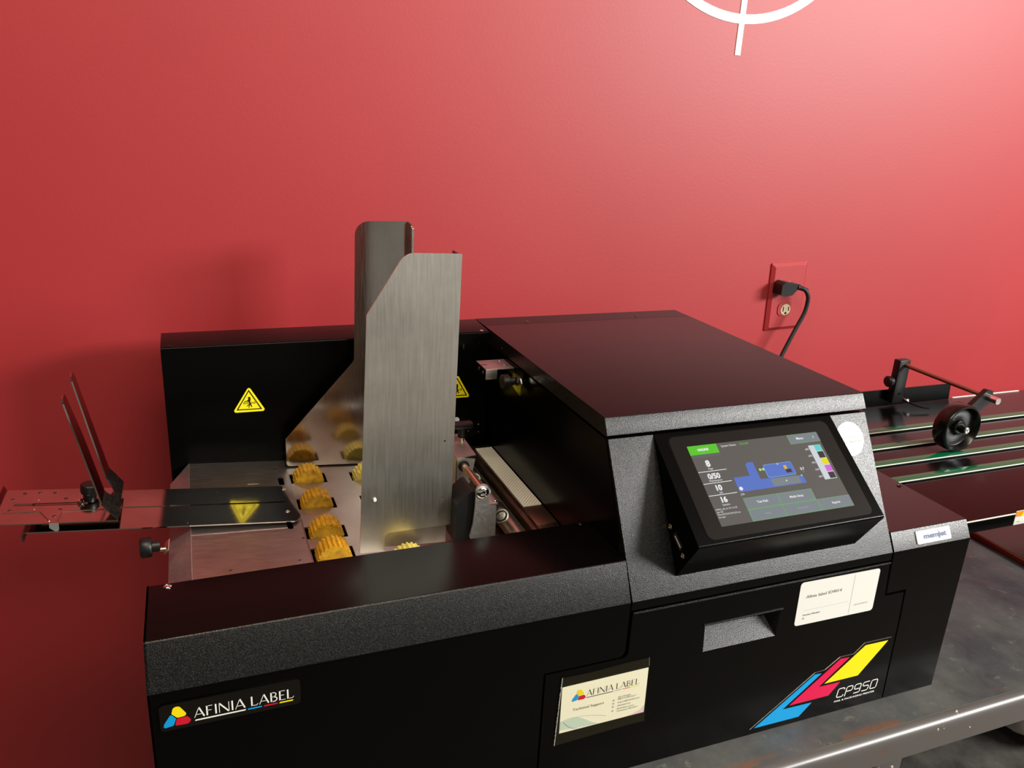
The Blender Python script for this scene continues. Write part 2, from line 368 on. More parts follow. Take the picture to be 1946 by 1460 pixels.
bag = B(); bm = bmesh.new(); bmesh.ops.create_icosphere(bm, subdivisions=5, radius=1)
for v in bm.verts:
    p = v.co.normalized(); k = 1 + .26 * noise.noise(p * 1.5 + Vector((3, 1, 2))) + .16 * abs(noise.noise(Vector((p.x * 1.2, p.y * 2.6, p.z * 2.2)) + Vector((1, 5, 2)))) + .012 * noise.noise(p * 7)
    v.co = Vector((1.552 + p.x * .155 * k, .245 + p.y * .12 * k, max(-.4495, -.40 + p.z * .095 * k)))
o = bag.frm(bm, True).build('cloth_bag', 'bag'); o['label'] = 'crumpled pale cloth bag on the lower shelf of the bench'; o['category'] = 'bag'

# ================================================================ the printer
PR = thing('label_printer', 'large black label printer with sheet feeder and touchscreen', 'printer', (.4, .22, 0))
PR['label'] = 'large black mail and label printer with sheet feeder and tilted touchscreen'

# base under the feeder
box(.016, .397, .094, .447, .0003, .160).build('base_housing', 'black', PR)

# left front cover: front sheet, sloped strip, flat top
fc = plate(XZ(0), fillet([(0, .0003), (.3155, .0003), (.3155, .1355), (.3965, .1355), (.3965, .1906), (0, .1906)], [0, 0, .002, .007, 0, 0]), -.003, 0)
prism_x([(0, .1905), (0, .1925), (.016, .2265), (.0925, .2265), (.0925, .165), (.0915, .165), (.003, .1905)], 0, .3965, [0, .0012, .0022, .0015, 0, 0, 0], mesh=fc)
plate(YZ(0), [(0, .0003), (0, .1925), (.016, .2265), (.0925, .2265), (.0925, .0003)], .0, .0015, mesh=fc)
FC = fc.build('front_cover', 'grain', PR)
screwhead((.0154, .0871, .2265), (0, 0, 1), .0032, FC); screwhead((.3865, .0895, .2265), (0, 0, 1), .0022, FC, 'black_gloss')

# rear cover of the feeder
rc = prism_x([(.391, .1), (.391, .3385), (.4485, .3405), (.4485, .0003), (.430, .0003), (.430, .1)], .0135, .3955, [0, .0022, .0015, 0, 0, 0])
RC = rc.build('rear_cover', 'black', PR)
screwhead((.3869, .3965, .3386), (0, 0, 1), .0024, RC); screwhead((.0224, .3969, .3386), (0, 0, 1), .0026, RC, 'black_gloss')
for x, z in ((.383, .325), (.386, .2135), (.3865, .203), (.367, .207), (.3725, .2055)):
    screwhead((x, .391, z), (0, -1, 0), .0010, RC, 'chrome' if z < .3 else 'black_gloss')
box(.361, .3625, .3903, .391, .317, .324).build('index_mark', 'steel_bright', RC)
plate(XZ(.391), fillet([(.345, .200), (.3675, .200), (.3675, .2265), (.345, .2265)], .003), 0, .0004).build('shaft_opening', 'seam_black', RC)

# warning triangles
def warning(parent, ox, oz, y, name='warning_sticker'):
    f = Fr((ox, y, oz), (1, 0, 0), (0, 0, 1)); L = lambda pts: [(a - .1029, b - .2680) for a, b in pts]
    st = plate(f, fillet(L([(.1032, .2878), (.1210, .2563), (.0840, .2567)]), .0022, 5), .0001, .0004).build(name, 'warn_yellow', parent, label='yellow triangle warning sticker')
    m = flat(f, L([(.1029, .2838), (.1168, .2589), (.0882, .2594)]), .0006, [L([(.1028, .2815), (.1147, .2601), (.0903, .2606)])])
    flat(f, L([(.1015, .2749), (.1039, .2751), (.1045, .2724), (.1038, .2685), (.1060, .2625), (.1052, .2622), (.1033, .2656), (.1025, .2614), (.1017, .2617), (.1021, .2649), (.0998, .2633), (.0995, .264), (.1024, .2662), (.1023, .2681), (.1015, .2695), (.0977, .2691), (.0972, .2701), (.1003, .2704), (.102, .2721)]), .0006, mesh=m)
    for x, r in ((.0975, .0013), (.1006, .0011), (.1054, .0011), (.1084, .0013)):
        flat(f, L(circle(x, .2675, r, 12)), .0006, [L(circle(x, .2675, r * .55, 12))], mesh=m)
    return st, m
st, m = warning(RC, .1029, .2680, .391); m.build('pictogram', 'print_black', RC)
st, m = warning(RC, .3548, .2645, .391); m.build('pictogram', 'print_black', RC)

# feed deck, sloping down to the right
DS = .075; dn = Vector((1, 0, -DS)).normalized()
DK = Fr((.033, 0, .1985), dn, (0, 1, 0))
def dz(x): return .1985 - DS * (x - .033)
def du(x): return (x - .033) / dn.x
wheel_x = (.1600, .2290); wheel_y = (.3370, .2725, .2075, .1630)
def rect(x0, x1, y0, y1): return [(du(x0), y0), (du(x1), y0), (du(x1), y1), (du(x0), y1)]
holes = [rect(x - .0203, x + .0203, y - .0126, y + .0126) for x, y in [(a, b if (a < .2 or b > .17) else .1380) for a in wheel_x for b in wheel_y]]
holes += [fillet(rect(.1262, .1322, .3225, .3435), .002, 3), fillet(rect(.1237, .1297, .2185, .2340), .0025, 3)]
dkm = plate(DK, [(0, .094), (du(.300), .094), (du(.300), .3905), (0, .3905)], -.0015, 0, holes)
DKo = dkm.build('feed_deck', 'steel_deck', PR)
box(.03, .30, .0945, .3905, .1605, .1625).build('deck_underside', 'seam_black', PR)
# bent-down left flap with clipped rear corner
fl = Fr((.033, 0, .1985), (-.80, 0, -.60), (0, 1, 0))
plate(fl, [(0, .094), (.026, .094), (.026, .372), (0, .3905)], -.0007, .0007).build('end_flap', 'steel_flap', DKo)
plate(DK, rect(.0925, .1045, .328, .362), .0, .0006).build('patch_plate', 'steel_deck', DKo)
plate(DK, [(du(.1385), .094), (du(.1395), .094), (du(.1395), .3905), (du(.1385), .3905)], 0, .0007).build('step_edge', 'steel_bright', DKo)
for x, y in ((.1255, .3645), (.1360, .2480), (.1360, .1980), (.1275, .1560), (.0655, .1480)):
    plate(DK, circle(du(x), y, .0013, 10), 0, .0003).build('rivet', 'steel_dark', DKo)
plate(fl, circle(.017, .30, .001, 8), .0007, .0012).build('rivet', 'steel_dark', DKo)
# clamp knob at the open end
kn = lathe((-.0110, .1985, .2030), (1, 0, 0), [(0, 0), (0, .0085), (.001, .0093), (.009, .0093), (.010, .0085), (.0105, .0052), (.017, .0050), (.0172, 0)], 24).build('clamp_knob', 'black_plastic', PR)
cyl((.005, .1985, .1990), (.013, .1985, .1985), .0022, 12).build('stud', 'brass', kn)
plate(Fr((.0120, .1985, .2010), (.5, -.5, .7), (.1, .8, .5)), [(-.004, -.006), (.004, -.006), (.004, .006), (-.004, .006)], 0, .001).build('clip', 'steel_bright', kn)

# ridged feed wheels standing up through the deck
WR = .0168
def wheel_mesh():
    nt = 22; prof = []
    for i in range(nt):
        for f_, r in ((.0, WR - .0015), (.18, WR - .0012), (.34, WR), (.64, WR), (.80, WR - .0012)):
            a = 2 * math.pi * (i + f_) / nt; prof.append((r * math.cos(a), r * math.sin(a)))
    b = plate(Fr((0, 0, 0), (1, 0, 0), (0, 0, 1)), prof, -.0108, .0108)
    flat(Fr((0, 0, 0), (1, 0, 0), (0, 0, 1)), circle(0, 0, WR - .0020, 40), .0111, mesh=b)
    return b
for ci, x in enumerate(wheel_x):
    src = None
    for ri, y in enumerate(wheel_y):
        if src is None:
            o = wheel_mesh().build('feed_wheel', 'amber' if ci == 0 else 'pale', PR); src = o
        else:
            o = src.copy(); COL.objects.link(o); o.parent = PR
        if ci == 1 and ri == 3: y = .1380
        c = Vector((x, y, dz(x) - .0020)); c.z -= WR
        o.location = c - WL[PR]; 
# rear guide plate
yr = .3697; zb = lambda x: dz(x) + .0022
rp = fillet([(.1395, zb(.1395)), (.2850, zb(.285)), (.2850, .4790), (.2232, .4795), (.2205, .3185), (.1395, .2275)], [.004, 0, .001, .016, .010, .001], 8)
g1 = plate(XZ(yr), rp, 0, .0014)
def chamfer(o, d):
    bm = bmesh.new(); bm.from_mesh(o.data); bmesh.ops.remove_doubles(bm, verts=bm.verts, dist=1e-6)
    bmesh.ops.recalc_face_normals(bm, faces=bm.faces)
    ed = [e for e in bm.edges if len(e.link_faces) == 2 and e.calc_face_angle() > 1.2]
    bmesh.ops.bevel(bm, geom=ed, offset=d, segments=1, profile=.5, affect='EDGES', clamp_overlap=True); bm.to_mesh(o.data); bm.free()
    for p in o.data.polygons: p.use_smooth = False
RG = g1.build('rear_guide_plate', 'steel_polished', PR); chamfer(RG, .0004)
plate(YZ(.2850), fillet([(.3555, .215), (.3697, .215), (.3697, .4788), (.3555, .4765)], [.002, 0, 0, .004]), -.0014, 0).build('side_flange', 'steel_bronze', RG)
plate(YZ(.2858), fillet([(.3512, .215), (.3556, .215), (.3556, .4750), (.3512, .4740)], .0008), -.0024, 0).build('edge_strip', 'steel_bright', RG)
# front guide plate
yf = .1560
fp = fillet([(.1842, zb(.184)), (.2085, zb(.2085)), (.2085, .2075), (.2755, .2075), (.2790, .4800), (.2265, .4815), (.1922, .4270)], [.001, 0, .006, .001, .001, .016, .003], 8)
g2 = plate(XZ(yf), fp, -.0015, 0, [circle(.2672, .2990, .0010, 10), circle(.2660, .2385, .0010, 10), circle(.1995, .2450, .0009, 10)])
FG = g2.build('front_guide_plate', 'steel_brushed_upright', PR); chamfer(FG, .0004)
plate(Fr((.2743, 0, 0), (0, 1, 0), (0.0130, 0, 1)), [(.1565, .21), (.178, .21), (.178, .4795), (.1565, .4795)], -.004, -.0026).build('side_flange', 'steel_dark', FG)
plate(XZ(yf + .004), [(.2095, .190), (.272, .186), (.272, .2085), (.2095, .2085)], -.001, 0).build('backing_plate', 'steel_deck', FG)
cyl((.1990, .1545, .2455), (.1990, .158, .2455), .0016, 12).build('peg', 'trim_and_highlight_white', FG)
cyl((.2672, .1566, .2990), (.2672, .158, .2990), .0012, 10).build('hole_shadow', 'print_black', FG)

# paper support tray: sloped plate, sliding stop with two prongs
TS = .098; tn = Vector((1, 0, -TS)).normalized()
TR = Fr((.133, 0, .1955), tn, (0, 1, 0)); tu = lambda x: (x - .133) / tn.x
tray = plate(TR, fillet([(tu(-.1055), .2265), (tu(.1331), .2265), (tu(.1392), .2360), (tu(.1275), .3100), (tu(-.1055), .3100)], [0, .006, .010, .001, 0]), -.0012, 0,
             [[(tu(-.099), .2690), (tu(.1270), .2690), (tu(.1270), .2722), (tu(-.099), .2722)]])
TRo = tray.build('support_tray', 'steel_tray', PR)
ce = TR(tu(-.1055), 0); ex = []
cp = [(-.0012 * 0 + 0, 0)] 
arc = [(-.004 * math.sin(a), -.004 + .004 * math.cos(a)) for a in [math.pi * .55 * i / 8 for i in range(9)]]
arc2 = [(p[0] * .7, -.004 + (p[1] + .004) * .7) for p in arc]; arc.append((arc[-1][0] + .0012, arc[-1][1] - .005)); arc2.append((arc[-1][0] + .0012, arc[-1][1] + .0002))
plate(Fr(ce, (1, 0, -.098), (.098, 0, 1)), arc + arc2[::-1], -.2265, -.310).build('rolled_end', 'steel_dark', TRo)
for x, y in ((.1286, .3013), (.1268, .2480)): screwhead(TR(tu(x), y, 0), TR.n, .0024, TRo, 'steel_bright')
for x, y in ((.115, .2750), (.060, .30), (.030, .2330)):
    plate(TR, circle(tu(x), y, .0012, 10), 0, .0003).build('rivet', 'steel_dark', TRo)
SL = Fr((-.030, 0, .2204), tn, (0, 1, 0)); su = lambda x: (x + .030) / tn.x
sp_ = plate(SL, [(su(-.1335), .2265), (su(-.0296), .2265), (su(-.0296), .298), (su(-.1290), .298)], -.0011, 0,
            [[(su(-.1195), .2622), (su(-.058), .2622), (su(-.058), .2680), (su(-.1195), .2680)]])
SLo = sp_.build('sliding_stop', 'steel_tray', PR)
plate(Fr(SL(su(-.131), 0, 0), (-.42, 0, .9), (0, 1, 0)), [(0, .2265), (.0055, .2265), (.0055, .298), (0, .298)], -.001, 0).build('turned_up_lip', 'steel_tray', SLo)
for x, y in ((-.114, .2897), (-.1014, .2907), (-.0888, .2898), (-.1223, .2772), (-.0777, .2766), (-.1212, .254), (-.0799, .2534), (-.0835, .2398)):
    plate(SL, circle(su(x), y, .0017, 14), 0, .0002).build('hole', 'steel_dark', SLo)
for x, y in ((-.1013, .2545), (-.1005, .2744), (-.0475, .2530)): screwhead(SL(su(x), y), SL.n, .0013, SLo)
tb = B()
for a, b in (((-.1262, .2487), (-.096, .249)), ((-.096, .249), (-.0862, .2298)), ((-.0794, .2292), (-.0781, .2482)), ((-.0781, .2482), (-.043, .2504))):
    p, q = Vector((su(a[0]), a[1])), Vector((su(b[0]), b[1])); t = (q - p).normalized() * .0004; s_ = Vector((-t.y, t.x))
    plate(SL, [tuple(p - s_), tuple(q - s_), tuple(q + s_), tuple(p + s_)], 0, .0005, mesh=tb)
tb.build('raised_rim', 'steel_bronze', SLo)
plate(Fr(SL(su(-.0860), .2263), (1, 0, -.098), (0, -.35, -1)), [(0, 0), (.0078, 0), (.0078, .006), (.0068, .0078), (.0045, .0078), (0, .0045)], -.0008, 0).build('index_tab', 'steel_bright', SLo)
kb = lathe(SL(su(-.0575), .279, .0), SL.n, [(0, 0), (0, .0060), (.004, .0060), (.0045, .0078), (.0065, .0085), (.0130, .0085), (.0140, .0075), (.0142, 0)], 22).build('stop_knob', 'black_plastic', SLo)
cyl(SL(su(-.064), .266, -.0005), SL(su(-.064), .266, .003), .003, 12).build('bolt', 'chrome', SLo)
# bent foot and prongs
ft0 = Vector((-.0296, 0, .2206)); bend = Vector((-.0418, 0, .2385)); tip = Vector((-.0628, 0, .3440))
pv = (tip - bend).normalized()
FT = Fr(ft0, (0, 1, 0), bend - ft0); fh = (bend - ft0).length; ph = (tip - bend).length
foot = plate(FT, [(.2265, 0), (.3105, 0), (.3105, fh), (.2830, fh)] + [(.2695 + .0135 * math.cos(a), fh - .0125 * math.sin(a)) for a in [math.pi * i / 12 for i in range(1, 12)]] + [(.2560, fh), (.2265, fh)], -.0007, .0007)
foot.build('bent_foot', 'steel_dark', SLo)
PG = Fr(bend, (0, 1, 0), pv)
for y0, y1, yt0, yt1 in ((.2265, .2560, .2265, .2440), (.2830, .3105, .2915, .3105)):
    w0 = yt0 if y0 < .26 else yt0; 
    poly = [(y0, 0), (y1, 0), (yt1 + (.0098 if y0 < .26 else 0), ph * .55), (yt1, ph), (yt0, ph), (yt0 - (0 if y0 < .26 else .0045), ph * .55)]
    pg = plate(PG, fillet(poly, [0, 0, .02, .007, .007, .02], 6), -.0007, .0007).build('prong', 'steel_tray', SLo)

# ---- infeed between the deck and the print module
box(.300, .3965, .0945, .3905, .1615, .1680, .001).build('infeed_floor', 'steel_bronze', PR)
INF = box(.3655, .3965, .0945, .378, .1685, .1895, .001).build('infeed_ledge', 'steel_bronze', PR)
pd = plate(XY(.1895), [(.3745, .2025), (.3962, .2025), (.3962, .3665), (.3745, .3665)], 0, .0012).build('diamond_pad', 'diamond_cream', INF, label='cream pad with diamond pattern')
lm = B()
def clipline(p, d, x0, x1, y0, y1):
    ts = []
    for a, b, lo, hi in ((p[0], d[0], x0, x1), (p[1], d[1], y0, y1)):
        t0, t1 = (lo - a) / b, (hi - a) / b; ts.append((min(t0, t1), max(t0, t1)))
    t0 = max(ts[0][0], ts[1][0]); t1 = min(ts[0][1], ts[1][1])
    return ((p[0] + d[0] * t0, p[1] + d[1] * t0), (p[0] + d[0] * t1, p[1] + d[1] * t1)) if t1 - t0 > .0005 else None
FX = XY(.1895)
for s_ in (1, -1):
    for i in range(-8, 46):
        seg = clipline((.3745, .2025 + i * .0046), (1, s_ * 1.1), .3747, .3960, .2027, .3663)
        if seg: stroke(FX, seg[0], seg[1], .0007, .0014, lm)
lm.build('diamond_grooves', 'print_lightgrey', pd)['kind'] = 'stuff'
box(.3665, .3715, .0945, .377, .1895, .1910, .0005).build('ledge_rail', 'steel_bronze', INF)
box(.3728, .3965, .160, .2015, .1895, .1903, .0003).build('ledge_block', 'rod_copper_brown', INF)
cyl((.3505, .095, .182), (.3505, .385, .182), .0095, 24).build('transport_roller', 'steel_brushed_upright', PR)
# pinch assembly
PA = box(.3165, .3265, .158, .345, .2215, .2235, .0005).build('pinch_bar', 'steel_flap', PR)
box(.3165, .3180, .158, .345, .205, .2220).build('bar_web', 'steel_dark', PA)
for y, col in ((.1650, 'steel_bright'), (.2200, 'black_rubber'), (.2550, 'black_rubber'), (.3000, 'steel_dark')):
    rl = lathe((.3335, y, .2035), (0, 1, 0), [(0, .0055), (0, .0090), (.0008, .0098), (.0150, .0098), (.0158, .0090), (.0158, 0)], 26).build('pinch_roller', 'black_rubber', PA)
    lathe((.3335, y + .0004, .2035), (0, -1, 0), [(0, .0086), (.0006, .0086), (.0006, .0068), (-.0004, .0062), (-.0004, .0050), (.0004, .0046), (.0004, .0030), (.0012, .0026), (.0012, 0)], 26).build('bearing', 'steel_bright', rl)
for x, y in ((.3245, .16),): screwhead((.3245, .1605, .2232), (0, -1, 0), .0022, PA)
# rod, separator arm, black separator pad, bracket with knob
SA = cyl((.3015, .136, .2495), (.3020, .205, .2495), .0038, 18).build('separator_rod', 'brass', PR, label='shiny brass-toned rod')
screwhead((.3012, .1365, .2490), (0, -1, 0), .0062, SA)
arm = fillet([(.2885, .198), (.3165, .198), (.3165, .2320), (.3085, .2335), (.3080, .2575), (.2945, .2575), (.2940, .2330), (.2925, .2150)], [.004, .001, .001, .004, .006, .006, .004, .006], 5)
plate(XZ(.1365), arm, -.0018, 0).build('separator_arm', 'steel_satin', SA)
pad = fillet([(.2765, .185), (.2995, .185), (.2985, .2420), (.2935, .2500), (.2840, .2420), (.2760, .2350)], [.010, .008, .004, .003, .003, .003], 6)
plate(XZ(.142), pad, -.034, 0).build('separator_pad', 'black_rubber', SA)
BR = plate(XZ(.200), [(.2945, .2205), (.3035, .2205), (.3100, .2290), (.3150, .2555), (.2950, .2590)], -.0012, 0, [circle(.3020, .2495, .0050, 16)]).build('separator_bracket', 'steel_satin', PR)
plate(YZ(.2950), [(.200, .2205), (.232, .2205), (.232, .2585), (.200, .2585)], -.0012, 0).build('side_flange', 'steel_bright', BR)
plate(XY(.2580), [(.2940, .200), (.3165, .203), (.3185, .262), (.2940, .262)], 0, .0012).build('top_flange', 'steel_flap', BR)
lathe((.3020, .1995, .2495), (0, -1, 0), [(0, .0058), (.0022, .0058), (.0022, .0042), (.003, .0042)], 18).build('bushing', 'black_rubber', BR)
cyl((.3120, .238, .2590), (.3120, .238, .2660), .0022, 12).build('spring', 'brass', BR)
kk = lathe((.3120, .238, .2655), (.03, 0, 1), [(0, 0), (0, .0046), (.0105, .0050), (.0110, 0)], 16).build('bracket_knob', 'black_plastic', BR)
box(.3015, .3235, .2325, .2435, .2760, .2830, .0022).build('knob_bar', 'black_plastic', kk)
tube([(.3135, .262, .2760), (.320, .300, .2570), (.336, .372, .2230), (.340, .392, .2160)], .0032, 8).build('link_rod', 'steel_dark', BR)
cyl((.318, .300, .2300), (.336, .391, .2300), .0055, 14).build('cross_shaft', 'steel_dark', PR)
# sensor bracket on the side wall of the print module
SB = box(.3610, .3965, .3045, .3395, .3165, .3180, .0005).build('sensor_bracket', 'steel_flap', PR)
plate(YZ(.3610), [(.3045, .3050), (.3395, .3090), (.3395, .3175), (.3045, .3175)], 0, .0013).build('end_flange', 'steel_tray', SB)
box(.3612, .3752, .3040, .3053, .3055, .3176, .0004).build('front_flange', 'steel_brushed_upright', SB)
for x, y in ((.3890, .3330), (.3890, .3165)): screwhead((x, y, .3180), (0, 0, 1), .0021, SB)
for y in (.3285, .3135): screwhead((.3610, y, .3120), (-1, 0, 0), .0021, SB, 'steel_dark')
plate(XY(.3180), fillet([(.3615, .3215), (.3680, .3200), (.3680, .3215), (.3615, .3235)], .0004), 0, .0002).build('notch', 'print_black', SB)
lathe((.3740, .2860, .3080), (1, 0, 0), [(0, 0), (0, .0075), (.001, .0085), (.008, .0085), (.009, .0075), (.0095, .0050), (.0150, .0050), (.0152, 0)], 22).build('sensor_knob', 'black_plastic', SB)
plate(YZ(.3905), fillet([(.2680, .2950), (.2930, .3000), (.2930, .3165), (.2720, .3170), (.2660, .3100)], [.003, .002, .001, .005, .003]), 0, .0016).build('sensor_tab', 'steel_bright', SB)
cyl((.3895, .2800, .308), (.3968, .2800, .308), .0035, 10).build('sensor_stud', 'black_plastic', SB)
box(.3960, .3972, .3040, .3400, .3080, .3178).build('mount_plate', 'steel_dark', SB)

# ---- print module
MB = plate(YZ(0), [(.034, .0003), (.034, .2420), (.0755, .3205), (.448, .3205), (.448, .0003)], .3975, .7045).build('module_body', 'black', PR)
SP = prism_x([(.0005, .1835), (0, .1925), (.0722, .3215), (.0772, .3215), (.036, .2450), (.036, .1835)], .3985, .7045, [0, .001, .0008, 0, 0, 0]).build('sloped_front_panel', 'grain', PR)
ld = prism_x([(.0712, .3243), (.0800, .3403), (.4135, .3403), (.4135, .3235), (.0760, .3235)], .3970, .7047, [.0008, .0018, .0004, 0, .0004])
LD = ld.build('top_lid', 'grain', PR)
plate(YZ(0), [(.4145, .3235), (.4145, .3401), (.4500, .3401), (.4500, .3235)], .3970, .7047).build('lid_rear_strip', 'black', PR)
for x, y in ((.4599, .4239), (.6274, .4273)): screwhead((x, y, .3401), (0, 0, 1), .0024, LD, 'steel_dark')
screwhead((.3970, .3480, .3290), (-1, 0, 0), .0010, LD); screwhead((.665, .0748, .3308), (0, -.87, .49), .0009, LD, 'print_black')

# front door with handle recess
door = fillet([(.3175, .0003), (.7388, .0003), (.7362, .1060), (.7340, .1400), (.7072, .1400), (.7040, .1803), (.4000, .1803), (.4000, .1335), (.3175, .1335)], [0, 0, 0, .001, .001, .001, .001, .006, .001])
hole = [(.4835, .1205), (.5690, .1205), (.5705, .1500), (.4815, .1500)]
FD = plate(XZ(0), door, -.003, 0, [hole]).build('front_door', 'black', PR)
hb = B()
hb.add([(.4835, .0001, .1205), (.5690, .0001, .1205), (.5600, .030, .1500), (.4915, .030, .1500)], [(0, 1, 2, 3)])
hb.add([(.4835, .0001, .1205), (.4915, .030, .1500), (.4815, .0001, .1500)], [(0, 1, 2)])
hb.add([(.5690, .0001, .1205), (.5600, .030, .1500), (.5705, .0001, .1500)], [(0, 1, 2)])
hb.add([(.4815, .0001, .1500), (.4915, .030, .1500), (.5600, .030, .1500), (.5705, .0001, .1500)], [(0, 1, 2, 3)])
hb.build('handle_recess', 'grain', FD, label='recessed pull handle with sloped grey floor')
def rib(pts, r, mat, parent, name):
    b = B()
    for p, q in zip(pts, pts[1:]): cyl((p[0], -.0001, p[1]), (q[0], -.0001, q[1]), r, 8, mesh=b)
    return b.build(name, mat, parent)
rib([(.4800, .1515), (.5722, .1518)], .0011, 'grain', FD, 'handle_lip')
rib([(.4005, .1808), (.7045, .1808)], .0011, 'grain', FD, 'door_top_edge')
# open the body behind the handle: dark cavity panel is part of the recess; outlined emblem on the door
rib([(.7312, .0838), (.6940, .0844), (.6816, .0733), (.6631, .0735), (.6453, .0613), (.6324, .0608), (.5583, .0069)], .0006, 'steel_dark', FD, 'emblem_outline')
D0 = XZ(0); DP = .0004
EM = plate(D0, [(.6957, .0809), (.7274, .0803), (.6941, .0425), (.6486, .0429)], .0001, DP).build('emblem_yellow', 'print_yellow', FD, label='yellow slanted emblem bar')
plate(D0, [(.6637, .0708), (.6762, .0700), (.6409, .0402), (.6702, .0396), (.6576, .0252), (.6051, .0255)], .0001, DP).build('emblem_magenta', 'print_magenta', FD, label='magenta arrow emblem bar')
plate(D0, [(.6321, .0583), (.6412, .0577), (.5969, .0224), (.6356, .0215), (.6211, .0070), (.5636, .0076)], .0001, DP).build('emblem_cyan', 'print_cyan', FD, label='cyan arrow emblem bar')
m = B(); GL_ = {'C': [[(1, .22), (1, 0), (0, 0), (0, 1), (1, 1), (1, .78)]], 'P': [[(0, -.08), (0, 1), (1, 1), (1, .46), (0, .46)]], '9': [[(.05, 0), (1, 0), (1, 1), (0, 1), (0, .44), (1, .44)]], '5': [[(0, 0), (1, 0), (1, .56), (0, .56), (0, 1), (1, 1)]], '0': [[(.5, 0), (1, 0), (1, 1), (0, 1), (0, 0), (.52, 0)]]}
for i, ch in enumerate('CP950'):
    for pl in GL_[ch]:
        pts = pl
        P_ = [(.6697 + i * .0117 + a * .0086 + b * .0012, .0190 + b * .0112) for a, b in pts]
        Q_ = [P_[0]]
        for p, q, r in zip(P_, P_[1:], P_[2:]):
            p, q, r = Vector(p), Vector(q), Vector(r); d1 = min(.0022, (p - q).length * .45); d2 = min(.0022, (r - q).length * .45)
            a_, c_ = q + (p - q).normalized() * d1, q + (r - q).normalized() * d2
            Q_ += [tuple((1 - t) ** 2 * a_ + 2 * t * (1 - t) * q + t * t * c_) for t in (0, .25, .5, .75, 1)]
        Q_.append(P_[-1])
        for p, q in zip(Q_, Q_[1:]): stroke(D0, p, q, .0012, .0003, m)
m.build('model_lettering', 'print_white', FD)
text(D0, 'MAIL & PACKAGING PRINTER', .6680, .0131, .0023, .0003, width=.0568, bold=.02).build('model_lettering', 'print_white', FD)
# outfeed section on the right
of = plate(XZ(0), [(.7408, .0003), (.8143, .0003), (.8143, .1906), (.7068, .1906), (.7092, .1428), (.7366, .1428), (.7385, .1060)], -.003, 0)
prism_x([(0, .1905), (0, .1925), (.0100, .2105), (.380, .2105), (.380, .0003), (.010, .0003), (.004, .01), (.004, .1905)], .7068, .8143, [0, .0012, .0016, .001, 0, 0, 0, 0], mesh=of)
OFo = of.build('outfeed_housing', 'grain', PR); OFo.data.materials.append(M['conveyor'])
for p in OFo.data.polygons:
    if p.normal.z > .97: p.material_index = 2
box(.7405, .8143, .0031, .0101, .0003, .19).build('outfeed_inner', 'black', PR)
screwhead((.8060, .0945, .2105), (0, 0, 1), .0030, OFo, 'black_gloss')
sl = Fr((0, 0, .1925), (1, 0, 0), (0, .0100, .0180))
mb = fillet([(.7390, .0035), (.7868, .0035), (.7868, .0168), (.7390, .0168)], .0012, 4)
MJ = plate(sl, mb, 0, .0012).build('maker_badge', 'sticker_white', OFo, label='small white badge with navy lettering')
text(sl, 'memjet', .7485, .0082, .0052, .0014, width=.0325, bold=.055, mesh=None).build('badge_lettering', 'print_navy', OFo)
flat(sl, circle(.7698, .0147, .0011, 10), .0014).build('badge_dot', 'print_pink', OFo)

# brand badge on the left cover
bg = fillet([(.0066, .1594), (.1069, .1598), (.1070, .1827), (.0068, .1824)], .003, 5)
BB = plate(D0, bg, 0, .0016).build('brand_badge', 'badge_black', PR, label='glossy black brand badge with tricolour emblem')
def logo(fr, T, d, parent, suffix=''):
    for nm, mt, pts, rr in (('emblem_yellow', 'print_yellow', [(.0149, .1739), (.0163, .1795), (.0205, .1797), (.0262, .1702), (.0185, .1697)], [.001, .003, .003, .002, .0008]),
                            ('emblem_red', 'print_red', [(.0183, .1690), (.0252, .1696), (.0284, .1655), (.0254, .1626), (.0165, .1630)], [.0008, .001, .003, .002, .001]),
                            ('emblem_blue', 'print_cyan', [(.0144, .1737), (.0178, .1691), (.0157, .1634), (.0086, .1622), (.0094, .1660)], [.001, .0008, .001, .0035, .002])):
        flat(fr, [T(p) for p in fillet(pts, rr, 5)], d).build(nm, mt, parent)
ID = lambda p: p
logo(D0, ID, .0018, BB)
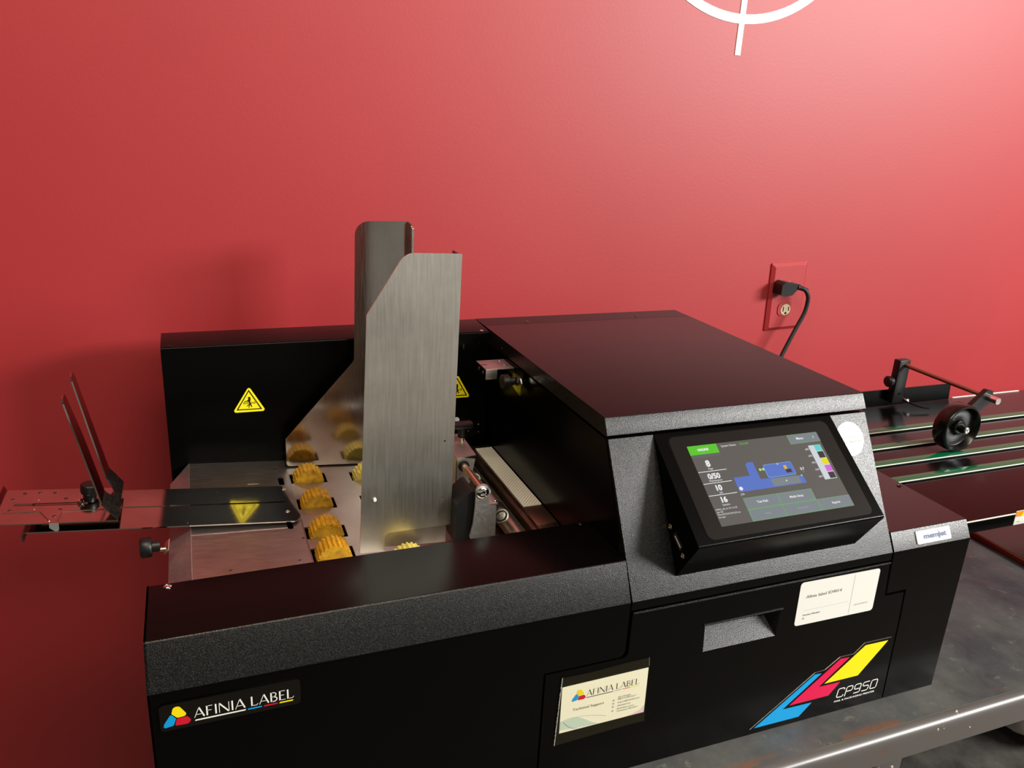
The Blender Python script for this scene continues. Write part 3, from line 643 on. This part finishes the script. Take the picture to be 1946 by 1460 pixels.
def caps(fr, s, x0, x1, z0, h, d, mesh, thick=.13, thin=.055):
    """flared roman capitals: thick and hairline strokes"""
    Wd = dict(A=.74, F=.52, I=.20, N=.80, L=.56, B=.58, E=.52); tot = sum(Wd[c] + .12 for c in s) - .12; k = (x1 - x0) / tot; x = 0
    def st_(p, q, w): stroke(fr, (x0 + (x + p[0]) * k, z0 + p[1] * h), (x0 + (x + q[0]) * k, z0 + q[1] * h), w * h, d, mesh)
    def arc_(cx, cy, rx, ry, a0, a1, w, n=9):
        pts = [(cx + rx * math.cos(a0 + (a1 - a0) * i / n), cy + ry * math.sin(a0 + (a1 - a0) * i / n)) for i in range(n + 1)]
        for p, q in zip(pts, pts[1:]): st_(p, q, w)
    for c in s:
        if c == 'A': st_((.0, 0), (.36, 1), thin); st_((.36, 1), (.72, 0), thick); st_((.12, .30), (.60, .30), thin)
        if c in 'FE':
            st_((.08, 0), (.08, 1), thick); st_((.08, .97), (.50, .97), thin); st_((.08, .52), (.42, .52), thin)
            if c == 'E': st_((.08, .03), (.52, .03), thin)
        if c == 'I': st_((.10, 0), (.10, 1), thick)
        if c == 'N': st_((.04, 0), (.04, 1), thin); st_((.04, 1), (.74, 0), thick); st_((.76, 0), (.76, 1), thin)
        if c == 'L': st_((.08, 0), (.08, 1), thick); st_((.08, .03), (.46, .03), thin); st_((.46, .03), (.56, .18), thin)
        if c == 'B': st_((.08, 0), (.08, 1), thick); arc_(.22, .755, .26, .225, -math.pi / 2, math.pi / 2, thin * 1.5); arc_(.22, .27, .32, .25, -math.pi / 2, math.pi / 2, thin * 1.8); st_((.08, .97), (.24, .97), thin); st_((.08, .53), (.24, .53), thin); st_((.08, .03), (.24, .03), thin)
        x += Wd[c] + .12
    return mesh
m = B(); caps(D0, 'AFINIA', .0303, .0660, .1665, .0086, .0018, m); caps(D0, 'LABEL', .0702, .1018, .1665, .0086, .0018, m)
flat(D0, [(.0303, .1636), (.0660, .1638), (.0666, .1650), (.0309, .1648)], .0018, mesh=m); m.build('brand_lettering', 'print_white', BB)
for nm, mt, a in (('underline_blue', 'print_cyan', .0676), ('underline_red', 'print_red', .0793), ('underline_yellow', 'print_yellow', .0908)):
    flat(D0, [(a, .1638), (a + .0100, .1638), (a + .0106, .1650), (a + .0006, .1650)], .0018).build(nm, mt, BB)

# ---- tilted touchscreen
x0, x1 = .4464, .6576
DH = prism_x([(.0722, .3216), (-.0207, .2515), (.0078, .2062), (.0165, .2105), (.0770, .3190)], x0, x1, [.001, .0026, .0008, 0, 0], seg=5).build('screen_housing', 'black', PR)
SC = Fr((x0, -.0207, .2515), (1, 0, 0), (0, .0929, .0701))
gl = fillet([(.0125, .0050), (.2005, .0050), (.2005, .1105), (.0125, .1105)], .007, 6)
GL = plate(SC, gl, -.001, .0006).build('screen_glass', 'screen_bezel', DH)
plate(SC, fillet([(.0113, .0038), (.2017, .0038), (.2017, .1117), (.0113, .1117)], .008, 6), 0, .0002).build('screen_gasket', 'seam_black', DH)
LC = flat(SC, [(.0300, .0158), (.1824, .0158), (.1824, .0990), (.0290, .0990)], .0008).build('lcd_picture', 'scr_bg', DH, label='lit control screen with status panels')
def R4(x0, x1, y0, y1): return [(x0, y0), (x1, y0), (x1, y1), (x0, y1)]
L1, L2, L3, L4 = .0010, .0012, .0014, .0016
def scr(nm, mt, polys, d, holes=()):
    b = B()
    for p in polys: flat(SC, p, d, mesh=b)
    b.build(nm, mt, DH)
scr('online_button', 'scr_green', [R4(.0290, .0616, .0890, .0988)], L1)
scr('status_bar', 'scr_grey2', [R4(.0292, .0618, .0855, .0889)], L1)
scr('divider_lines', 'scr_white', [R4(.0296, .0608, .0706, .0712), R4(.0298, .0611, .0583, .0589), R4(.0300, .0612, .0460, .0466)], L1)
scr('menu_edge', 'scr_green_edge', [R4(.1452, .1824, .0882, .0988)], L1)
scr('menu_button', 'scr_grey', [R4(.1458, .1824, .0886, .0984)], L2)
scr('machine_diagram', 'scr_blue', [[(.0644, .0612), (.0826, .0610), (.0832, .0725), (.0856, .0748), (.0925, .0748), (.0927, .0562), (.1410, .0545), (.1418, .0460), (.0640, .0460)]], L1)
scr('module_edge', 'scr_blue_edge', [fillet(R4(.1016, .1350, .0560, .0703), .002, 3)], L2)
scr('module_box', 'scr_blue', [fillet(R4(.1022, .1344, .0566, .0697), .0018, 3)], L3)
scr('diagram_drawer', 'scr_grey', [fillet(R4(.1032, .1362, .0467, .0548), .002, 3)], L2)
scr('signal_dots', 'scr_lime', [circle(.0965, .0655, .0014, 12), circle(.1000, .0655, .0014, 12), circle(.1185, .0690, .0009, 10), circle(.1198, .0507, .0010, 10), circle(.1395, .0540, .0009, 10)], L4)
scr('cartridge', 'scr_amber', [R4(.1240, .1272, .0626, .0668)], L4)
scr('cartridge_frame', 'scr_dark', [R4(.1245, .1310, .0588, .0625)], L4)
scr('job_dot', 'scr_white', [circle(.0668, .0492, .0020, 14)], L3)
ge = [R4(.0641, .1430, .0272, .0396), R4(.0641, .1829 - .0005, .0160, .0278)]
scr('button_edges', 'scr_green_edge', ge, L1)
scr('buttons', 'scr_grey', [R4(.0646, .1019, .0282, .0391), R4(.1029, .1419, .0282, .0391), R4(.0649, .1022, .0164, .0272), R4(.1031, .1430, .0164, .0272), R4(.1440, .1822, .0164, .0273)], L2)
scr('ink_column', 'scr_pale', [R4(.1643, .1793, .0464, .0846)], L1)
scr('ink_cyan', 'scr_cyan', [R4(.1710, .1790, .0775, .0843)], L2)
scr('ink_yellow', 'scr_yellow', [R4(.1712, .1791, .0622, .0690)], L2)
scr('ink_magenta', 'scr_magenta', [R4(.1714, .1791, .0545, .0613)], L2)
scr('ink_black', 'scr_dark', [R4(.1711, .1785, .0697, .0768), R4(.1712, .1786, .0470, .0537)], L2)
T = B()
for s_, x, y, h, kw in (('8', .0432, .0757, .0064, dict(bold=.05)), ('Page', .0440, .0723, .0020, {}), ('0/50', .0440, .0628, .0054, dict(bold=.04)), ('Maintenance', .0440, .0598, .0020, {}),
                        ('10', .0440, .0506, .0054, dict(bold=.05)), ('Job', .0440, .0474, .0020, {}), ('16', .0440, .0384, .0054, dict(bold=.05)), ('Session', .0440, .0350, .0020, {}),
                        ('ONLINE', .0445, .0926, .0024, dict(bold=.05)), ('Menu', .1585, .0923, .0028, dict(bold=.02)), ('Test Path', .0832, .0328, .0023, dict(bold=.02)),
                        ('Media Setup', .1224, .0328, .0023, dict(bold=.02)), ('Reprint', .1631, .0208, .0023, dict(bold=.02)), ('0.7', .1440, .0595, .0028, dict(bold=.03)),
                        ('68%', .1608, .0796, .0021, {}), ('69%', .1608, .0720, .0021, {}), ('65%', .1608, .0646, .0021, {}), ('53%', .1608, .0568, .0021, {}), ('66%', .1608, .0492, .0021, {}), ('JOB', .0655, .0425, .0018, {})):
    text(SC, s_, x, y, h, L4, align='C', mesh=T, **kw)
for s_, y in (('CP950_v02_01.7.0  0.1.05', .0312), ('Job: DC', .0287), ('Wed 07/23/25 09:32:23 am', .0262), ('No dpm', .0237)): text(SC, s_, .0306, y, .0016, L4, mesh=T)
text(SC, 'System Status:', .0655, .0940, .0022, L4, mesh=T)
flat(SC, R4(.1751, .1755, .0925, .0948), L4, mesh=T); flat(SC, [(.1744, .0932), (.1753, .0921), (.1762, .0932)], L4, mesh=T)
T.build('screen_lettering', 'scr_white', DH)['kind'] = 'stuff'
T = B(); text(SC, 'Pause', .0836, .0208, .0021, L4, align='C', mesh=T); text(SC, 'Cancel Job', .1231, .0208, .0021, L4, align='C', mesh=T); text(SC, 'in/s', .1440, .0570, .0013, L4, align='C', mesh=T)
T.build('dimmed_lettering', 'scr_dim', DH)['kind'] = 'stuff'
text(SC, 'ONLINE', .0862, .0940, .0022, L4).build('status_lettering', 'scr_green', DH)
# side port
U = Fr((x0, 0, 0), (0, -1, 0), (0, 0, 1))
UD = Fr((x0, .0113, .2405), (0, -.62, -.38), (0, -.38, .62))
up_ = plate(UD, fillet(R4(-.0080, .0080, -.0026, .0026), .0008, 3), 0, .0006, [R4(-.0072, .0072, -.0019, .0019)]).build('usb_port', 'chrome', DH)
plate(UD, R4(-.0062, .0062, -.0008, .0004), 0, .0004).build('usb_tongue', 'print_white', up_)
plate(UD, fillet(R4(-.0095, .0095, -.0038, .0038), .001, 3), 0, .0002).build('usb_surround', 'seam_black', DH)
for y, z in ((.0262, .2478), (.0015, .2312)): screwhead((x0, y, z), (-1, 0, 0), .0026, DH, 'brass')

# round sticker beside the screen
sn = Fr((.6775, .0592, .2984), (1, 0, 0), (0, .0722, .129))
RS = plate(sn, circle(0, 0, .0180, 40), 0, .0003).build('round_sticker', 'sticker_white', PR, label='round white service sticker') 
text(sn, 'LD ProoFactor', .0010, .0010, .0022, .0005, align='C', width=.0250).build('sticker_lettering', 'print_grey', RS)
text(sn, '(317) 306-0536', .0010, -.0042, .0026, .0005, align='C', width=.0250).build('sticker_lettering', 'print_grey', RS)
flat(sn, R4(-.0120, .0130, -.0008, -.0004), .0005).build('sticker_line', 'print_lightgrey', RS)

# ---- things stuck on the front door
AL = thing('asset_sticker', 'white rectangular auction sticker with rounded corners on the printer door', 'sticker', (.6412, -.0005, .1268))
plate(D0, fillet([(.5905, .1272), (.6928, .1262), (.6918, .1768), (.5895, .1778)], .0036, 5), .0004, .0007).build('paper', 'sticker_white', AL)
text(D0, 'Afinia label ID9014', .5992, .1585, .0036, .0009, width=.0452).build('lettering', 'print_grey', AL)
text(D0, 'Auction Number', .5990, .1378, .0021, .0009, width=.0222, bold=.01).build('lettering', 'print_grey', AL)
text(D0, '59', .5990, .1336, .0020, .0009).build('lettering', 'print_grey', AL)
text(D0, 'SDN-P0705578', .6656, .1372, .0018, .0009, width=.0178).build('lettering', 'print_lightgrey', AL)
flat(D0, R4(.5988, .6556, .1440, .1443), .0009).build('rule', 'print_lightgrey', AL); flat(D0, [(.6600, .1282), (.6603, .1282), (.6589, .1753), (.6586, .1753)], .0009).build('rule', 'print_lightgrey', AL)

BC = thing('business_card', 'cream technical support business card taped to the printer door', 'card', (.38, -.0005, .065))
plate(D0, [(.3353, .0652), (.4243, .0660), (.4235, .1172), (.3346, .1163)], .0004, .0008).build('paper', 'card_cream', BC)
CT = lambda p: (.3457 + (p[0] - .0092) * .74, .0984 + (p[1] - .1626) * .70)
logo(D0, CT, .0010, BC)
m = B(); caps(D0, 'AFINIA', .3603, .3876, .1010, .0066, .0010, m, .10, .03); caps(D0, 'LABEL', .3908, .4152, .1010, .0066, .0010, m, .10, .03)
flat(D0, R4(.3600, .3878, .0990, .0997), .0010, mesh=m); m.build('brand_lettering', 'print_black', BC)
for nm, mt, a in (('underline_blue', 'card_line', .3890), ('underline_red', 'print_red', .3980), ('underline_yellow', 'print_yellow', .4070)): flat(D0, R4(a, a + .0078, .0992, .0998), .0010).build(nm, mt, BC)
text(D0, 'Technical Support', .3473, .0875, .0030, .0010, width=.0322).build('lettering', 'print_grey', BC)
m = B()
for s_, x2, z in (('952.279.2643', .4071, .0902), ('888.215.3966 Ext 2', .4131, .0880), ('support@afinialabel.com', .4174, .0843), ('afinialabel.com', .4083, .0806), ('8150 Mallory Court', .4122, .0770), ('Chanhassen, MN 55317', .4164, .0742)):
    text(D0, s_, .3941, z, .0017, .0010, width=x2 - .3941, mesh=m)
m.build('lettering', 'print_grey', BC)
m = B()
for z in (.0885, .0848, .0812, .0765): flat(D0, circle(.3895, z, .0010, 8), .0010, mesh=m)
m.build('contact_icons', 'print_lightgrey', BC)
sw = [(.3357, .0690)] + [(.3357 + .040 * t, .0782 + .0035 * math.sin(math.pi * min(1, t * 1.3)) - .0125 * t * t) for t in [i / 14 for i in range(15)]]
flat(D0, sw, .0010).build('swoosh_teal', 'card_teal', BC)
m = B(); pts = [(.3385 + .015 * t, .0775 - .0105 * (1 - (1 - t) ** 2)) for t in [i / 10 for i in range(11)]]
for p, q in zip(pts, pts[1:]): stroke(D0, p, q, .0004, .0012, m)
pts = [(.3480 + .035 * t, .0800 - .0070 * t * t) for t in [i / 10 for i in range(11)]]
for p, q in zip(pts, pts[1:]): stroke(D0, p, q, .0003, .0012, m)
m.build('swoosh_line', 'card_line', BC)
flat(D0, [(.4030, .0660), (.4242, .0662), (.4239, .0745), (.4205, .0705), (.4120, .0675)], .0010).build('swoosh_pink', 'card_pink', BC)
tape = [(.3338, .1275), (.3600, .1268), (.3950, .1285), (.4225, .1290), (.4236, .1230), (.4240, .0900), (.4256, .0558), (.4100, .0560), (.3700, .0545), (.3312, .0530), (.3312, .0628), (.3318, .0800), (.3326, .0950), (.3330, .1150)]
plate(D0, tape, .0013, .0015).build('tape', 'tape', BC, label='clear shiny tape over the card')
m = B(); random.seed(3)
z = .053
while z < .127:
    w = .0004 + random.random() * .0009; x = .3312 + (z - .053) * .035
    flat(D0, [(x - w, z), (x + .0002, z), (x + .0002, z + .0012), (x - w * .4, z + .0014)], .0016, mesh=m); z += .0016
for i in range(9): flat(D0, R4(.4222 + i * .00012, .4227 + i * .00012, .1288 - i * .0011, .1292 - i * .0011), .0016, mesh=m)
m.build('tape_torn_edge', 'print_lightgrey', BC)

# ================================================================ delivery conveyor
CV = thing('delivery_conveyor', 'black delivery conveyor with four green belts right of the printer', 'conveyor', (1.4, .18, 0))
zc = .2050
DKc = box(.8150, 2.3, .0110, .3380, .1990, zc, .0006).build('conveyor_deck', 'conveyor', CV)
SR = box(.8150, 2.3, .0100, .0125, .1905, .2042, .0004).build('front_rail', 'black', CV)
box(.8150, 2.3, .0096, .0112, .2046, .2056, .0002).build('rail_trim', 'trim_and_highlight_white', CV)
box(.8150, 2.3, .3365, .3390, .1905, .2045, .0004).build('rear_rail', 'black', CV)
box(1.170, 1.32, .3364, .3392, .2047, .2056, .0002).build('rear_trim', 'trim_and_highlight_white', CV)
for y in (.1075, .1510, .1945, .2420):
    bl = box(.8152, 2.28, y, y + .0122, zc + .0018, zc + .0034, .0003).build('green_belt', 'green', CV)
    box(.8152, 2.28, y - .0008, y + .0001, zc + .0022, zc + .0035, .0002).build('belt_edge_highlight', 'trim_and_highlight_white', bl)  # white strip paints the lamp highlight on the belt's front edge
    box(.8300, 2.28, y - .0006, y + .0115, zc - .0005, zc + .0020).build('belt_bed', 'seam_black', bl)
for x in (1.55, 2.2):
    for y in (.03, .30): box(x, x + .03, y, y + .02, .0098 if x < 1.75 else .0004, .1985, .001).build('leg', 'black', CV)
LB = box(.8925, .985, .0094, .0101, .1910, .2085, .0002).build('caution_label', 'sticker_white', CV, label='white label with orange caution band')
LF = XZ(.0094)
flat(LF, R4(.8927, .9849, .2015, .2084), .0003).build('orange_band', 'print_orange', LB)
flat(LF, [(.9005, .2020), (.9075, .2020), (.9040, .2080)], .0005).build('caution_triangle', 'print_yellow', LB)
text(LF, 'com', .8968, .1945, .0016, .0005, bold=.02).build('label_lettering', 'print_grey', LB)
# guide fence
FE = plate(XZ(.3330), [(.90, zc + .0004), (1.1565, zc + .0004), (1.1540, .2315), (.90, .2320)], -.0018, 0).build('guide_fence', 'black', CV)
# hold-down wheel on its bracket
BK = plate(XZ(.3200), fillet([(1.0380, .2150), (1.0600, .2150), (1.0440, .2815), (1.0205, .2790)], .002, 3), -.0125, 0) 
BK = box(1.0220, 1.0430, .3195, .3320, .2140, .2815, .0015).build('bracket_block', 'black_plastic', CV)
screwhead((1.0330, .3195, .2290), (0, -1, 0), .0022, BK, 'seam_black')
cyl((1.034, .3195, .2740), (1.034, .1770, .2725), .0032, 16).build('hold_down_rod', 'rod_copper_brown', BK)
lathe((1.0220, .3260, .2480), (-1, 0, 0), [(0, .0035), (.003, .0035), (.0035, .0075), (.0100, .0085), (.0120, .0065), (.0125, 0)], 18).build('clamp_knob', 'black_plastic', BK)
screwhead((1.0515, .3180, .2165), (0, -1, .3), .0034, BK)
tube([(1.0440, .318, .2175), (1.060, .300, .2120), (1.0720, .296, .2105)], .0013, 8).build('wing_lever', 'black_gloss', BK)
cyl((1.0500, .325, .2165), (1.0500, .3185, .2165), .0022, 10).build('wing_stud', 'chrome', BK)
AR = plate(XZ(.1790), fillet([(.9700, .2330), (.9800, .2290), (1.0445, .2665), (1.0400, .2815), (1.0300, .2835)], [.004, .004, .003, .002, .003]), -.0070, 0).build('wheel_arm', 'black_plastic', CV)
cyl((1.034, .1800, .2725), (1.034, .1640, .2722), .0046, 18).build('arm_bolt', 'chrome', AR)
wc = Vector((.9725, .1790, .2408)); ax = Vector((0, -1, 0)); RW = .0322
HW = lathe(wc, ax, [(.001, .0), (.001, RW - .004), (.0005, RW - .002), (.003, RW), (.0190, RW), (.0210, RW - .0012), (.0215, RW - .0030), (.0195, RW - .0042), (.0130, RW - .0065), (.0120, RW - .0085), (.0112, .0125), (.0118, .0105), (.0165, .0095), (.0172, .0080), (.0172, .0052), (.0260, .0050), (.0262, .0)], 48).build('hold_down_wheel', 'wheel_black', CV)
lathe(wc + ax * .0255, ax, [(0, .0044), (.0020, .0044), (.0026, .0036), (.0026, .0024), (.001, .0022), (.001, 0)], 18).build('axle_bolt', 'steel_bright', HW)
